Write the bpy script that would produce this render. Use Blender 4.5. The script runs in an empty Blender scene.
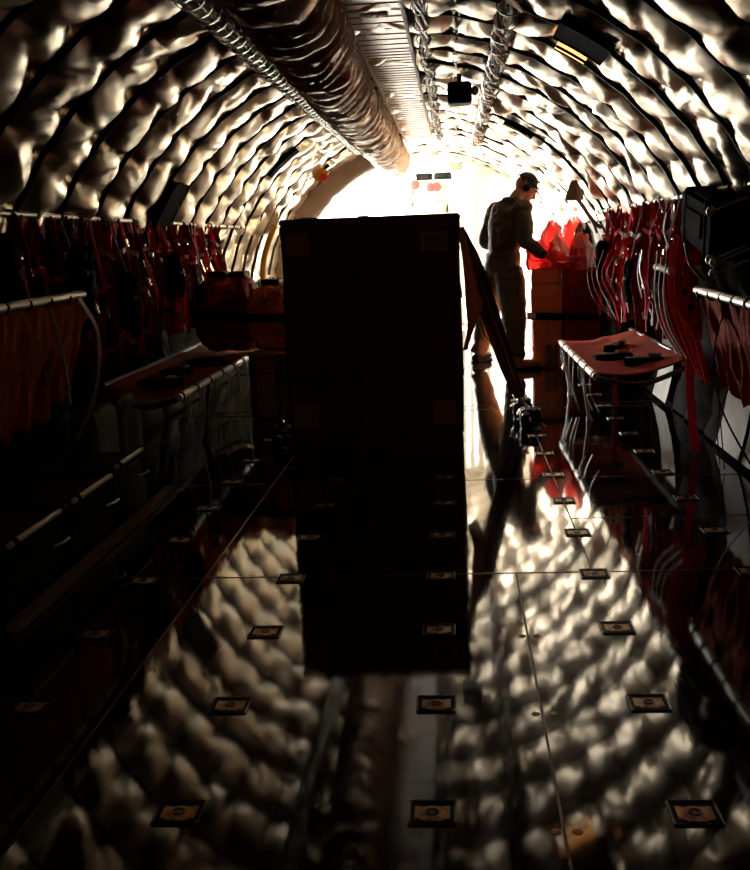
import bpy, bmesh, math, random
import numpy as np
from mathutils import Vector, Matrix
PI = math.pi
random.seed(4)
RNG = np.random.RandomState(7)
SC = bpy.context.scene
COL = SC.collection

# ------------------------------------------------------------------ materials
def mat(name, color, rough=.5, metal=0., bump=0., bscale=60., var=0., vscale=8., coat=0., trans=0., ior=1.45, emit=None, spec=None, sheen=0., stretch=(1, 1, 1)):
    m = bpy.data.materials.new(name); m.use_nodes = True
    nt = m.node_tree; b = nt.nodes['Principled BSDF']
    b.inputs['Base Color'].default_value = (*color, 1)
    b.inputs['Roughness'].default_value = rough
    b.inputs['Metallic'].default_value = metal
    b.inputs['IOR'].default_value = ior
    b.inputs['Coat Weight'].default_value = coat
    b.inputs['Transmission Weight'].default_value = trans
    b.inputs['Sheen Weight'].default_value = sheen
    if spec is not None: b.inputs['Specular IOR Level'].default_value = spec
    tc = nt.nodes.new('ShaderNodeTexCoord'); mp = nt.nodes.new('ShaderNodeMapping')
    mp.inputs['Scale'].default_value = stretch
    nt.links.new(tc.outputs['Object'], mp.inputs['Vector'])
    if var > 0:
        n = nt.nodes.new('ShaderNodeTexNoise'); n.inputs['Scale'].default_value = vscale; n.inputs['Detail'].default_value = 4
        nt.links.new(mp.outputs[0], n.inputs['Vector'])
        r = nt.nodes.new('ShaderNodeMapRange'); r.inputs[1].default_value = .3; r.inputs[2].default_value = .7
        r.inputs[3].default_value = 1 - var; r.inputs[4].default_value = 1 + var
        nt.links.new(n.outputs[0], r.inputs[0])
        mx = nt.nodes.new('ShaderNodeVectorMath'); mx.operation = 'SCALE'
        mx.inputs[0].default_value = color
        nt.links.new(r.outputs[0], mx.inputs['Scale'])
        nt.links.new(mx.outputs[0], b.inputs['Base Color'])
    if bump > 0:
        n2 = nt.nodes.new('ShaderNodeTexNoise'); n2.inputs['Scale'].default_value = bscale; n2.inputs['Detail'].default_value = 3
        nt.links.new(mp.outputs[0], n2.inputs['Vector'])
        bp = nt.nodes.new('ShaderNodeBump'); bp.inputs['Strength'].default_value = bump; bp.inputs['Distance'].default_value = .01
        nt.links.new(n2.outputs[0], bp.inputs['Height'])
        nt.links.new(bp.outputs[0], b.inputs['Normal'])
    if emit:
        b.inputs['Emission Color'].default_value = (*emit[0], 1); b.inputs['Emission Strength'].default_value = emit[1]
    return m

M = {}
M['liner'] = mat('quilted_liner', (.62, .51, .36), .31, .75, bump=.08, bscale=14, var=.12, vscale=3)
M['liner_shaded'] = mat('shaded_lower_liner', (.018, .016, .011), .9, 0, bump=.3, bscale=14, var=.3, vscale=3, spec=.08)  # same liner below the rail, its shade put into the colour
M['rib'] = mat('rib_cover', (.012, .011, .01), .35, .3)
M['floor'] = mat('dark_floor', (.014, .009, .006), .05, 0, bump=.03, bscale=5, ior=1.55, var=.4, vscale=3, stretch=(3, .6, 1))
M['seam'] = mat('seam_metal', (.10, .075, .05), .5, .6)
M['arch'] = mat('arch_padding', (.26, .22, .18), .8, 0, bump=.3, bscale=12, var=.1)
M['white'] = mat('white_paint', (.82, .80, .74), .5, 0, var=.05)
M['drape'] = mat('white_drape', (.85, .83, .76), .8)
M['offwhite'] = mat('offwhite_panel', (.92, .86, .75), .6, 0, var=.1)
M['dark'] = mat('charcoal_panel', (.012, .012, .013), .8, spec=.1)
M['black'] = mat('black_plastic', (.008, .008, .008), .6, spec=.2)
M['blackcloth'] = mat('black_cloth', (.010, .009, .009), .95, spec=.05, bump=.4, bscale=40)
M['rubber'] = mat('black_rubber', (.006, .006, .006), .7, spec=.15)
M['chrome'] = mat('worn_aluminium', (.72, .68, .62), .3, .9, var=.1, vscale=30)
M['tube'] = mat('seat_tube', (.78, .72, .62), .35, .3)
M['steel'] = mat('dark_steel', (.12, .11, .10), .35, .9)
M['brass'] = mat('recess_brass', (.45, .24, .10), .45, .3, var=.5, vscale=60)
M['red'] = mat('red_webbing', (.92, .022, .04), .8, 0, bump=.4, bscale=180, spec=.15)
M['redcloth'] = mat('red_cloth', (.70, .12, .07), .9, 0, bump=.4, bscale=40, var=.15, vscale=6, spec=.1)
M['orange'] = mat('orange_tarp', (1.0, .27, .10), .5, 0, bump=.3, bscale=30, var=.15)
M['maroon'] = mat('maroon_tarp', (.36, .03, .018), .6, 0, bump=.3, bscale=30, var=.2, spec=.2)
M['brightred'] = mat('bright_red_pouch', (.95, .06, .05), .5, 0, trans=.45)
M['paper'] = mat('paper', (.85, .83, .8), .7)
M['box'] = mat('box_cover', (.11, .04, .025), .6, 0, bump=.3, bscale=10, var=.25, vscale=4)
M['boxtag'] = mat('box_tag', (.35, .17, .09), .6)
M['strapdark'] = mat('dark_strap', (.10, .085, .055), .8, spec=.1)
M['netbrown'] = mat('brown_net', (.38, .12, .06), .7, 0, bump=.4, bscale=150)
M['ply'] = mat('plywood', (.65, .38, .18), .6, 0, var=.25, vscale=6, stretch=(1, 6, 1))
M['plank'] = mat('plank', (.24, .14, .06), .6, 0, var=.3, vscale=8, stretch=(6, 1, 6))
M['duct'] = mat('duct_wrap', (.60, .41, .26), .42, .5, bump=.2, bscale=20, var=.2, vscale=6)
M['panelw'] = mat('ceiling_panel', (.95, .93, .90), .35, .3)
M['wire'] = mat('wire_silver', (.55, .48, .42), .35, .6)
M['wiredark'] = mat('wire_dark', (.03, .022, .02), .4)
M['wirered'] = mat('wire_maroon', (.35, .02, .03), .7, spec=.2)
M['suit'] = mat('flight_suit', (.105, .088, .055), .8, 0, bump=.5, bscale=60, var=.12, vscale=10)
M['skin'] = mat('skin', (.5, .25, .16), .5)
M['hair'] = mat('hair', (.02, .012, .008), .6)
M['boot'] = mat('boot', (.60, .26, .12), .6, var=.2)
M['yellow'] = mat('yellow_tube', (.75, .42, .05), .4)
M['quiltcream'] = mat('cream_quilt', (.66, .60, .42), .6, 0, bump=.2, bscale=12)
M['blue'] = mat('blue_tag', (.10, .35, .4), .5)
M['tan'] = mat('tan_plastic', (.40, .30, .2), .5)
M['lens'] = mat('lamp_glass', (.6, .3, .12), .3, emit=((1, .45, .16), 2.2))
M['green'] = mat('olive_canvas', (.10, .10, .045), .7)

# ------------------------------------------------------------------ mesh helpers
def link_mesh(name, verts, faces, m, parent=None, smooth=True):
    me = bpy.data.meshes.new(name); me.from_pydata([tuple(v) for v in verts], [], faces); me.update()
    if smooth: me.polygons.foreach_set('use_smooth', [True] * len(me.polygons))
    me.materials.append(m)
    o = bpy.data.objects.new(name, me); COL.objects.link(o)
    if parent is not None:
        o.parent = parent
        o.matrix_parent_inverse = Matrix.Translation(-parent.location)
    return o

class MB:
    """collects shapes, then links them as one mesh object"""
    def __init__(s): s.v = []; s.f = []
    def add(s, V, F):
        n = len(s.v); s.v += [tuple(map(float, v)) for v in V]; s.f += [tuple(i + n for i in f) for f in F]; return s
    def box(s, c, d, rz=0, bev=.0, rx=0, ry=0):
        bm = bmesh.new(); bmesh.ops.create_cube(bm, size=1)
        for v in bm.verts: v.co = Vector((v.co.x * d[0], v.co.y * d[1], v.co.z * d[2]))
        if bev > 0: bmesh.ops.bevel(bm, geom=list(bm.edges), offset=bev, segments=2, affect='EDGES')
        Mx = Matrix.Translation(c) @ Matrix.Rotation(rz, 4, 'Z') @ Matrix.Rotation(ry, 4, 'Y') @ Matrix.Rotation(rx, 4, 'X')
        bm.transform(Mx); bm.verts.ensure_lookup_table()
        V = [v.co.copy() for v in bm.verts]; F = [tuple(v.index for v in f.verts) for f in bm.faces]
        bm.free(); return s.add(V, F)
    def tube(s, pts, r, n=8, caps=True):
        P = np.array(pts, float); N = len(P)
        R = np.full(N, r) if np.isscalar(r) else np.array(r, float)
        T = np.gradient(P, axis=0); T /= np.linalg.norm(T, axis=1)[:, None] + 1e-9
        a = np.array([0, 0, 1.]) if abs(T[0, 2]) < .9 else np.array([1., 0, 0])
        u = np.cross(T[0], a); u /= np.linalg.norm(u)
        V = []
        for i in range(N):
            u = u - T[i] * (u @ T[i]); u /= np.linalg.norm(u) + 1e-9
            w = np.cross(T[i], u)
            for k in range(n):
                t = 2 * PI * k / n; V.append(P[i] + R[i] * (math.cos(t) * u + math.sin(t) * w))
        F = [(i * n + k, i * n + (k + 1) % n, (i + 1) * n + (k + 1) % n, (i + 1) * n + k) for i in range(N - 1) for k in range(n)]
        if caps: F += [tuple(range(n))[::-1], tuple((N - 1) * n + k for k in range(n))]
        return s.add(V, F)
    def ribbon(s, pts, w, wd, th=.003):
        P = np.array(pts, float); N = len(P)
        T = np.gradient(P, axis=0); T /= np.linalg.norm(T, axis=1)[:, None] + 1e-9
        WD = np.array(wd, float)
        if WD.ndim == 1: WD = np.tile(WD, (N, 1))
        V = []
        W = np.full(N, w) if np.isscalar(w) else np.array(w)
        for i in range(N):
            d = WD[i] - T[i] * (WD[i] @ T[i]); d /= np.linalg.norm(d) + 1e-9
            nn = np.cross(T[i], d)
            for a, b in ((-1, -1), (1, -1), (1, 1), (-1, 1)): V.append(P[i] + a * d * W[i] / 2 + b * nn * th / 2)
        F = [(i * 4 + k, i * 4 + (k + 1) % 4, (i + 1) * 4 + (k + 1) % 4, (i + 1) * 4 + k) for i in range(N - 1) for k in range(4)]
        F += [(3, 2, 1, 0), tuple((N - 1) * 4 + k for k in range(4))]
        return s.add(V, F)
    def lathe(s, prof, c, n=16, axis='Z'):
        V = []
        for r, z in prof:
            for k in range(n):
                t = 2 * PI * k / n
                q = (r * math.cos(t), r * math.sin(t), z)
                if axis == 'Y': q = (q[0], q[2], q[1])
                if axis == 'X': q = (q[2], q[0], q[1])
                V.append((c[0] + q[0], c[1] + q[1], c[2] + q[2]))
        N = len(prof)
        F = [(i * n + k, i * n + (k + 1) % n, (i + 1) * n + (k + 1) % n, (i + 1) * n + k) for i in range(N - 1) for k in range(n)]
        F += [tuple(range(n))[::-1], tuple((N - 1) * n + k for k in range(n))]
        return s.add(V, F)
    def build(s, name, m, parent=None, smooth=False):
        o = link_mesh(name, s.v, s.f, m, parent, smooth)
        if smooth:
            try: o.data.set_sharp_from_angle(angle=math.radians(50))
            except Exception: pass
        return o

def smoothpath(pts, n=8):
    P = [np.array(p, float) for p in pts]; P = [2 * P[0] - P[1]] + P + [2 * P[-1] - P[-2]]; out = []
    for i in range(1, len(P) - 2):
        for k in range(n):
            t = k / n
            out.append(.5 * ((2 * P[i]) + (-P[i - 1] + P[i + 1]) * t + (2 * P[i - 1] - 5 * P[i] + 4 * P[i + 1] - P[i + 2]) * t * t + (-P[i - 1] + 3 * P[i] - 3 * P[i + 1] + P[i + 2]) * t ** 3))
    out.append(P[-2]); return np.array(out)

_lat = RNG.rand(64, 64, 64).astype(np.float32)
def vnoise(x, y, z=0.):
    x, y, z = np.broadcast_arrays(np.asarray(x, float), np.asarray(y, float), np.asarray(z, float))
    xi, yi, zi = np.floor(x).astype(int), np.floor(y).astype(int), np.floor(z).astype(int)
    fx, fy, fz = x - xi, y - yi, z - zi
    fx, fy, fz = [f * f * (3 - 2 * f) for f in (fx, fy, fz)]
    r = 0
    for a in (0, 1):
        for b in (0, 1):
            for c in (0, 1):
                r = r + _lat[(xi + a) % 64, (yi + b) % 64, (zi + c) % 64] * (fx if a else 1 - fx) * (fy if b else 1 - fy) * (fz if c else 1 - fz)
    return r * 2 - 1
def ridge(n): return 1 - np.abs(n) * 2

def grid_obj(name, P, m, parent=None, wrap=False):
    nu, nv = P.shape[:2]
    idx = np.arange(nu * nv).reshape(nu, nv)
    if wrap: idx = np.concatenate([idx, idx[:, :1]], 1)
    F = np.stack([idx[:-1, :-1], idx[1:, :-1], idx[1:, 1:], idx[:-1, 1:]], -1).reshape(-1, 4)
    me = bpy.data.meshes.new(name)
    V = P.reshape(-1, 3)
    me.vertices.add(len(V)); me.vertices.foreach_set('co', V.astype(np.float32).ravel())
    me.loops.add(F.size); me.loops.foreach_set('vertex_index', F.astype(np.int32).ravel())
    me.polygons.add(len(F)); me.polygons.foreach_set('loop_start', np.arange(0, F.size, 4, dtype=np.int32))
    me.polygons.foreach_set('loop_total', np.full(len(F), 4, dtype=np.int32))
    me.update(calc_edges=True); me.validate()
    me.polygons.foreach_set('use_smooth', [True] * len(me.polygons)); me.materials.append(m)
    o = bpy.data.objects.new(name, me); COL.objects.link(o)
    if parent is not None:
        o.parent = parent; o.matrix_parent_inverse = Matrix.Translation(-parent.location)
    return o

def thing(name, label, cat, loc=(0, 0, 0), group=None):
    o = bpy.data.objects.new(name, None); COL.objects.link(o); o.location = loc; o.empty_display_size = .1
    o['label'] = label; o['category'] = cat
    if group: o['group'] = group
    return o
def tag(o, label, cat, group=None, kind=None):
    o['label'] = label; o['category'] = cat
    if group: o['group'] = group
    if kind: o['kind'] = kind
    return o
def struct(o, label=None):
    o['kind'] = 'structure'
    if label: o['label'] = label
    return o
ORD = ['first', 'second', 'third', 'fourth', 'fifth', 'sixth', 'seventh', 'eighth', 'ninth', 'tenth', 'eleventh', 'twelfth', 'thirteenth', 'fourteenth', 'fifteenth', 'sixteenth']

# ------------------------------------------------------------------ fuselage
CX, CZ, R = -.30, .50, 1.75
Y0, Y1 = -.6, 12.0          # aft bulkhead .. cargo door frame
YE = 15.0                   # forward bulkhead
SP = .508; PH = 4.97        # rib pitch
def cyl(Y, a, r):           # angle a from +X axis, counter-clockwise
    return np.stack([CX + r * np.cos(a), Y, CZ + r * np.sin(a)], -1)
PIN = .235
def pinoff(k): return (np.sin(k * 12.9898 + 2) * 43758.5453) % 1.0
def liner(name, a0, a1, ya, yb, m, seed, amp=1.):
    nu = int((yb - ya) / .0165); nv = int((a1 - a0) * R / .018)
    Y, A = np.meshgrid(np.linspace(ya, yb, nu), np.linspace(a0, a1, nv), indexing='ij')
    s = A * R
    t = (Y - PH) / SP; fr = t - np.floor(t); bay = np.floor(t)
    env = np.sin(PI * fr)
    wp = .02 * vnoise(Y * 2.3, s * 2.1, 2)
    fan = 0; ex = 0; wsum = 0
    for e in (0, 1):                    # pins on both ribs of the bay, folds fan out of them
        fd_ = fr if e == 0 else 1 - fr
        rib = bay + e
        o_ = pinoff(rib)
        ds = ((s + wp * fd_ * 2) / PIN + o_); cell = np.floor(ds); ds = (ds - cell - .5) * PIN
        side_ = vnoise(cell * 3.3, rib * 1.9, 7) * .8
        dd = ds - side_ * fd_ * .22                       # each fold leaves its pin at its own angle
        fan = fan - .044 * np.exp(-np.abs(dd) / (.010 + .075 * fd_)) * np.exp(-(fd_ / .45) ** 2) * np.clip(fd_ / .05, 0, 1)
        fan = fan + .007 * np.abs(np.cos(1.8 * dd / (.012 + .12 * fd_) + rib * 2.1)) * np.exp(-(fd_ / .5) ** 2) * np.clip(fd_ / .1, 0, 1) * np.exp(-(ds / .09) ** 2)
        wgt = (1 - fd_) ** 2; ex = ex + wgt * (.38 + .75 * np.exp(-(ds / .055) ** 2)); wsum = wsum + wgt
    d = .074 * env ** (ex / wsum) * (.88 + .22 * vnoise(bay * 2.3, s * 2.2, 5)) + fan
    q2 = s * 3.6 + 1.3 * vnoise(Y * 2.0, s * 1.1, 9) + (fr - .5) * 1.7 * np.sin(bay * 1.7 + s * 2)
    f1 = ridge(vnoise(q2, bay * 3.7 + Y * .6, 21))
    d += .026 * np.clip(f1, -.8, 1) * env ** .5 * (.6 + .9 * vnoise(Y * 1.7, s * 1.9, 5))
    d += .0085 * np.clip(ridge(vnoise(s * 13 + 2.5 * (fr - .5) * np.sin(bay * 2.7 + s * 3) + 1.5 * vnoise(Y * 2, s * 2, 12), Y * 1.8 + bay * 7, 17)), -.2, 1) * env ** .4 * np.clip(.5 + 1.2 * vnoise(Y * 2.2, s * 2.6, 40), 0, 1)
    d += .0035 * ridge(vnoise(s * 11 + 2 * vnoise(Y * 4, s * 3, 8), Y * 4 + bay * 5, 31))
    return grid_obj(name, cyl(Y, A, R - .015 - amp * d), m)

aF = -math.asin(CZ / R)                 # where the wall meets the floor
aR = math.asin((1.27 - CZ) / R)         # height of the seat back rail
struct(liner('wall_right', aR - .02, 1.02, Y0, YE, M['liner'], 2))
struct(liner('ceiling', 1.02, PI - 1.02, Y0, YE, M['liner'], 13))
struct(liner('wall_left', PI - 1.02, PI - aR + .02, Y0, Y1, M['liner'], 27))
struct(liner('trim_1', aF, aR - .02, Y0, 11.2, M['liner_shaded'], 41, .6))
aM = .16
struct(liner('trim_2', PI - aR + .02, PI - aF, Y0, 8.4, M['liner_shaded'], 52, .6))
struct(liner('trim_2.001', PI - aM, PI - aF, 8.38, Y1, M['liner_shaded'], 52, .6))
struct(liner('trim_3', aF, aR - .02, 11.2, YE, M['liner'], 44, .6))
struct(liner('trim_4', PI - aR + .02, PI - aM + .01, 8.4, Y1, M['liner'], 56, .6))
# outer skin so no light leaks in
def shell(name, a0, a1, ya, yb, r):
    A = np.linspace(a0, a1, 40); Yv = np.array([ya, yb])
    Y, AA = np.meshgrid(Yv, A, indexing='ij')
    o = grid_obj(name, cyl(Y, AA, r), M['dark']); return struct(o)
shell('trim_5', aF - .1, PI - aF + .1, Y0 - .1, Y1 + .12, R + .06)
aD = 1.02                                       # door reaches up to here on the left side
shell('trim_6', aF - .1, PI - aD, Y1 + .1, YE + .1, R + .06)
shell('trim_7', PI - aD, PI - aF + .1, 14.75, YE + .1, R + .06)
struct(grid_obj('trim_8', cyl(*np.meshgrid(np.array([14.75, YE]), np.linspace(PI - aD, PI - aF, 20), indexing='ij'), R - .02), M['white']))
# ribs
nr = 9
a = np.linspace(aF + .01, PI - aF - .01, 220)
k0 = math.ceil((Y0 - PH) / SP); k1 = int((YE - PH) / SP)
for k in range(k0, k1 + 1):
    y = PH + k * SP
    if y < 2.2: continue
    aa = a if y < Y1 - .05 else a[a < PI - aD]
    aa = aa[(aa > (aR - .1 if y < 11.1 else aF)) & (aa < (PI - aR + .1 if y < 8.3 else PI - aM))]
    pk = np.abs(np.sin(PI * (aa * R / PIN + pinoff(float(k)) - .5)))
    P = cyl(y + .006 * (pk - .6), aa, R - .048 - .004 * pk)
    mb = MB(); mb.tube(P, .0135, 8)
    struct(mb.build('trim_%d' % nr, M['rib'], smooth=True)); nr += 1

# floor
mb = MB(); mb.box((CX, (Y0 + YE) / 2, -.05), (3.46, YE - Y0 + .2, .1)); struct(mb.build('floor', M['floor']))
def strip(x0, y0, x1, y1, w=.006):
    global nr
    mb = MB(); cx, cy = (x0 + x1) / 2, (y0 + y1) / 2
    dx, dy = max(abs(x1 - x0), w), max(abs(y1 - y0), w)
    mb.box((cx, cy, .0008), (dx, dy, .0016)); struct(mb.build('trim_%d' % nr, M['seam'])); nr += 1
strip(.18, .3, .18, 3.52); strip(-.88, .3, -.88, 9); strip(.435, 3.52, .435, 7.03, .005)
for y in (3.52, 4.95, 7.03, 7.2, 9.3): strip(-1.9, y, 1.33, y, .005)
strip(.435, 4.22, 1.33, 4.22, .003); strip(-1.9, .2, 1.33, .2)
# bulkheads
mb = MB(); mb.box((CX, Y0 - .05, 1.0), (3.7, .1, 2.7)); struct(mb.build('wall_back', M['dark']))
mb = MB(); mb.box((CX, YE + .05, 1.0), (3.7, .1, 2.7)); struct(mb.build('wall_front', M['white']))
# off-white lower side panels on the right wall
for i, (ya, yb) in enumerate(((3.9, 4.5), (4.56, 5.05), (5.11, 5.55), (6.9, 7.35))):
    A = np.linspace(aF + .005, aF + .30, 8); Y, AA = np.meshgrid(np.linspace(ya, yb, 10), A, indexing='ij')
    struct(grid_obj('baseboard_right' if i == 0 else 'baseboard_right.%03d' % i, cyl(Y, AA, R - .075), M['offwhite']))
# padded arch at the cargo door frame (left side)
A, T = np.meshgrid(np.linspace(PI / 2 + .13, PI - aF, 120), np.linspace(0, 2 * PI, 25)[:-1], indexing='ij')
rr = R - .15 + .13 * np.sign(np.cos(T)) * np.abs(np.cos(T)) ** .5 * (1 + .07 * vnoise(A * 9, T * 1.3, 2))
yy = Y1 + .03 + .10 * np.sign(np.sin(T)) * np.abs(np.sin(T)) ** .5 * (1 + .2 * vnoise(A * 12, T, 4))
# belts pinching the padding
pin = np.exp(-((A * 1.0 % .42) - .21) ** 2 / .0006)
rr = rr + (R - .15 - rr) * .12 * pin
struct(grid_obj('door_1', cyl(yy, A, rr), M['arch'], wrap=True))

# ------------------------------------------------------------------ side rails (seat back rails)
def rail(name, pts, r, label, clamps, mm='tube'):
    t = thing(name, label, 'rail', tuple(pts[0]))
    mb = MB(); mb.tube(pts, r, 10); mb.build('rail_tube', M[mm], t, True)
    P = np.array(pts)
    for c in clamps:
        q = P[0] + (P[-1] - P[0]) * c
        mb = MB(); d = (P[-1] - P[0]); d = d / np.linalg.norm(d)
        mb.tube([q - d * .012, q + d * .012], r * 1.45, 10); mb.build('rail_collar', M['rubber'], t, True)
    return t
rail('seat_rail', [(-1.80, 3.0, 1.285), (-1.80, 9.4, 1.27)], .013, 'long pale rail along the left wall above the hanging red webbing', np.linspace(.04, .97, 22))
rail('seat_rail', [(1.20, 3.0, 1.285), (1.20, 9.6, 1.275)], .014, 'long pale rail along the right wall above the hanging red webbing', np.linspace(.04, .97, 24))

# ------------------------------------------------------------------ hanging seat back webbing
def webbing(side, y, w, label, idx, zbot, grp, dens=4, ptw=5):
    sx = 1 if side > 0 else -1
    xr = 1.20 if side > 0 else -1.80
    t = thing('webbing_seat_back', label, 'webbing', (xr, y, 1.27), grp)
    rnd = random.Random(100 * side + idx)
    ztop = 1.265
    for k in range(dens):
        yy = y + (k + .5) * w / dens + rnd.uniform(-.03, .03)
        sway = rnd.uniform(-.07, .07); xo = rnd.uniform(.0, .08)
        bow = rnd.uniform(-.02, .05)
        zb = zbot + rnd.uniform(-.03, .1) - (.12 if y > 7.4 else 0)
        P = smoothpath([(xr, yy, ztop + .015), (xr - sx * (.015 + bow * .5), yy + sway * .3, ztop - .25), (xr - sx * (.03 + bow), yy + sway * .7, .85), (xr - sx * (.045 + bow * 1.3 - xo), yy + sway, zb)], 7)
        P = P + np.stack([.012 * vnoise(P[:, 2] * 9, k * 3.1, idx), .018 * vnoise(P[:, 2] * 8, k * 1.7, idx + 5), 0 * P[:, 0]], -1)
        tw = rnd.uniform(-.8, .8) + rnd.uniform(.6, 1.6) * vnoise(P[:, 2] * 7, k * 2.7, idx + 9)
        wd = np.stack([np.sin(tw), np.cos(tw), 0 * tw], -1)
        mb = MB(); mb.ribbon(P, rnd.choice((.030, .038, .048)), wd, .004)
        mb.build('vertical_strap', M[rnd.choice(('red', 'red', 'red', 'wirered', 'maroon'))], t)
        for _ in range(rnd.choice((1, 1, 2))):   # buckle
            i = rnd.randrange(3, len(P) - 3); q = P[i]
            mb = MB(); mb.box(q - np.array([sx * .008, 0, 0]), (.010, .032, .030), rz=tw[i] * -1, bev=.004, rx=rnd.uniform(-.6, .6))
            mb.box(q - np.array([sx * .016, 0, .02]), (.008, .022, .010), bev=.002)
            b = mb.build('buckle', M[rnd.choice(('chrome', 'chrome', 'steel'))], t)
    for z in (1.08, .86, .64):
        z += rnd.uniform(-.06, .06)
        n = 9; yv = np.linspace(y - .01, y + w + .01, n)
        P = [(xr - sx * (.035 + .02 * math.sin(i * 1.7 + idx)), yv[i], z + .025 * math.sin(i * 1.1 + idx + z * 9)) for i in range(n)]
        mb = MB(); mb.ribbon(P, .026, (0, 0, 1), .004); mb.build('horizontal_strap', M[rnd.choice(('red', 'maroon'))], t)
    return t
for k in range(7):
    webbing(1, 5.35 + k * .5, .48, 'red webbing seat back hanging on the right wall, %s from the camera' % ORD[k], k, .52, 'red webbing seat backs on the right wall', 9)
for k in range(8):
    webbing(-1, 4.35 + k * .5, .48, 'dark red webbing seat back hanging on the left wall, %s from the camera' % ORD[k], k + 20, .55, 'dark red webbing seat backs on the left wall', 7)

# long loose strap loops swinging off the right webbing
def loop(pts, w, m, label, group=None, wd=(0, 1, 0), name='loose_strap', cat='strap', n=10):
    P = smoothpath(pts, n); mb = MB(); mb.ribbon(P, w, wd, .004)
    o = mb.build(name, M[m]); return tag(o, label, cat, group)
for k in range(5):
    y0 = 8.15 - k * .12
    loop([(1.06 + .02 * k, y0 + .3, 1.02 - .02 * k), (1.0 + .02 * k, y0 + .2, .8), (1.03 + .03 * k, y0 + .05, .62), (1.13, y0 - .15, .5)], .018, ['tan', 'maroon', 'tan', 'red', 'maroon'][k],
         'curved brown strap drooping behind the right jump seat, %s from the front of the cabin' % ORD[k], 'curved straps behind the right jump seat', name='drooping_strap')
for k in range(6):
    y0 = 5.55 - k * .09
    loop([(1.13, y0 + .5, .98 + .02 * k), (1.09, y0 + .36, .8), (1.08 + .012 * k, y0 + .2, .62), (1.16, y0 - .02, .45 - .01 * k)], .03, ['red', 'redcloth', 'maroon', 'red', 'redcloth', 'red'][k],
         'red strap swept diagonally down towards the folded seat on the right, %s from the camera' % ORD[5 - k], 'diagonal red straps beside the folded seat', wd=(1, .5, 0), name='diagonal_strap')
loop([(1.14, 5.42, .62), (1.15, 5.41, .3), (1.18, 5.42, .012)], .045, 'red', 'bright red strap hanging straight to the floor by the right wall', wd=(1, .3, 0), name='hanging_strap')
loop([(1.0, 6.95, .36), (1.0, 6.95, .2), (1.01, 6.96, .012)], .03, 'red', 'narrow red strap hanging below the right jump seat', wd=(1, .3, 0), name='hanging_strap')
loop([(1.17, 4.75, .83), (1.10, 4.72, .60), (1.13, 4.70, .35), (1.235, 4.55, .1), (1.28, 4.45, .012)], .035, 'black', 'black curved strap in front of the folded red seat', wd=(.3, 1, 0), name='curved_strap')
loop([(1.19, 5.05, .55), (1.2, 5.03, .3), (1.22, 5.0, .012)], .022, 'black', 'thin black strap hanging beside the off-white side panel', wd=(.3, 1, 0), name='hanging_strap')
loop([(1.23, 4.98, .40), (1.2, 5.06, .22), (1.23, 5.13, .012)], .018, 'black', 'slanting black strap crossing the off-white side panel', wd=(.3, 1, 0), name='slanting_strap')
for k in range(3):
    y0 = 5.5 - .12 * k
    loop([(1.08, y0 + .45, 1.0 - .03 * k), (1.045, y0 + .33, .8), (1.05, y0 + .2, .64), (1.10, y0 + .02, .50)], .009, 'paper', 'thin white cord lying along the diagonal red straps on the right, %s from the camera' % ORD[2 - k], 'white cords on the diagonal red straps', name='white_lanyard', cat='lanyard')
# white horizontal spreader bar in the webbing
mb = MB(); mb.tube([(1.09, 5.62, .905), (1.09, 5.98, .915)], .017, 10); mb.tube([(1.09, 5.60, .905), (1.09, 5.64, .905)], .021, 10); mb.tube([(1.09, 5.96, .915), (1.09, 6.0, .915)], .021, 10)
tag(mb.build('spreader_bar', M['white'], smooth=True), 'short white spreader bar among the red webbing on the right wall', 'bar')
# bright strips: oxygen hose & cloth scraps
for k, (y, z0, z1, mm, lb) in enumerate(((6.55, .98, .72, 'paper', 'white tag strip hanging in the right red webbing above the jump seat'),
        (6.48, 1.0, .78, 'yellow', 'yellow tag strip hanging in the right red webbing above the jump seat'),
        (7.05, .95, .6, 'paper', 'white sling hanging behind the right jump seat'),
        (5.75, 1.2, 1.02, 'paper', 'white cloth strip hanging near the black stowed case on the right'))):
    loop([(1.09, y, z0), (1.08, y + .02, (z0 + z1) / 2), (1.1, y - .01, z1)], .03, mm, lb, name='tag_strip', cat='tag')

# dark life-vest pouches hanging in the webbing, both sides
def lump(name, c, d, m, seed, parent=None, e1=.35, e2=.35, fold=.06, n=40, belts=(), rz=0, fscale=3., pinch=.12):
    U, V = np.meshgrid(np.linspace(-PI / 2 + .001, PI / 2 - .001, n), np.linspace(0, 2 * PI, 2 * n + 1)[:-1], indexing='ij')
    sg = lambda x, e: np.sign(x) * np.abs(x) ** e
    x = sg(np.cos(U), e1) * sg(np.cos(V), e2); y = sg(np.cos(U), e1) * sg(np.sin(V), e2); z = sg(np.sin(U), e1)
    f = 1 + fold * ridge(vnoise(x * fscale + 7 + seed, y * fscale + 3, z * fscale * .8 + 5)) + fold * .5 * ridge(vnoise(x * fscale * 2.7 + seed, y * fscale * 2.5, z * fscale * 2 + 9))
    for bz in belts: f = f * (1 - pinch * np.exp(-((z - bz) / .05) ** 2))
    X = x * f * d[0] / 2; Y = y * f * d[1] / 2; Z = z * (1 + .3 * (f - 1)) * d[2] / 2
    c_, s_ = math.cos(rz), math.sin(rz)
    P = np.stack([c[0] + X * c_ - Y * s_, c[1] + X * s_ + Y * c_, c[2] + Z], -1)
    return grid_obj(name, P, m, parent, wrap=True)
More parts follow.
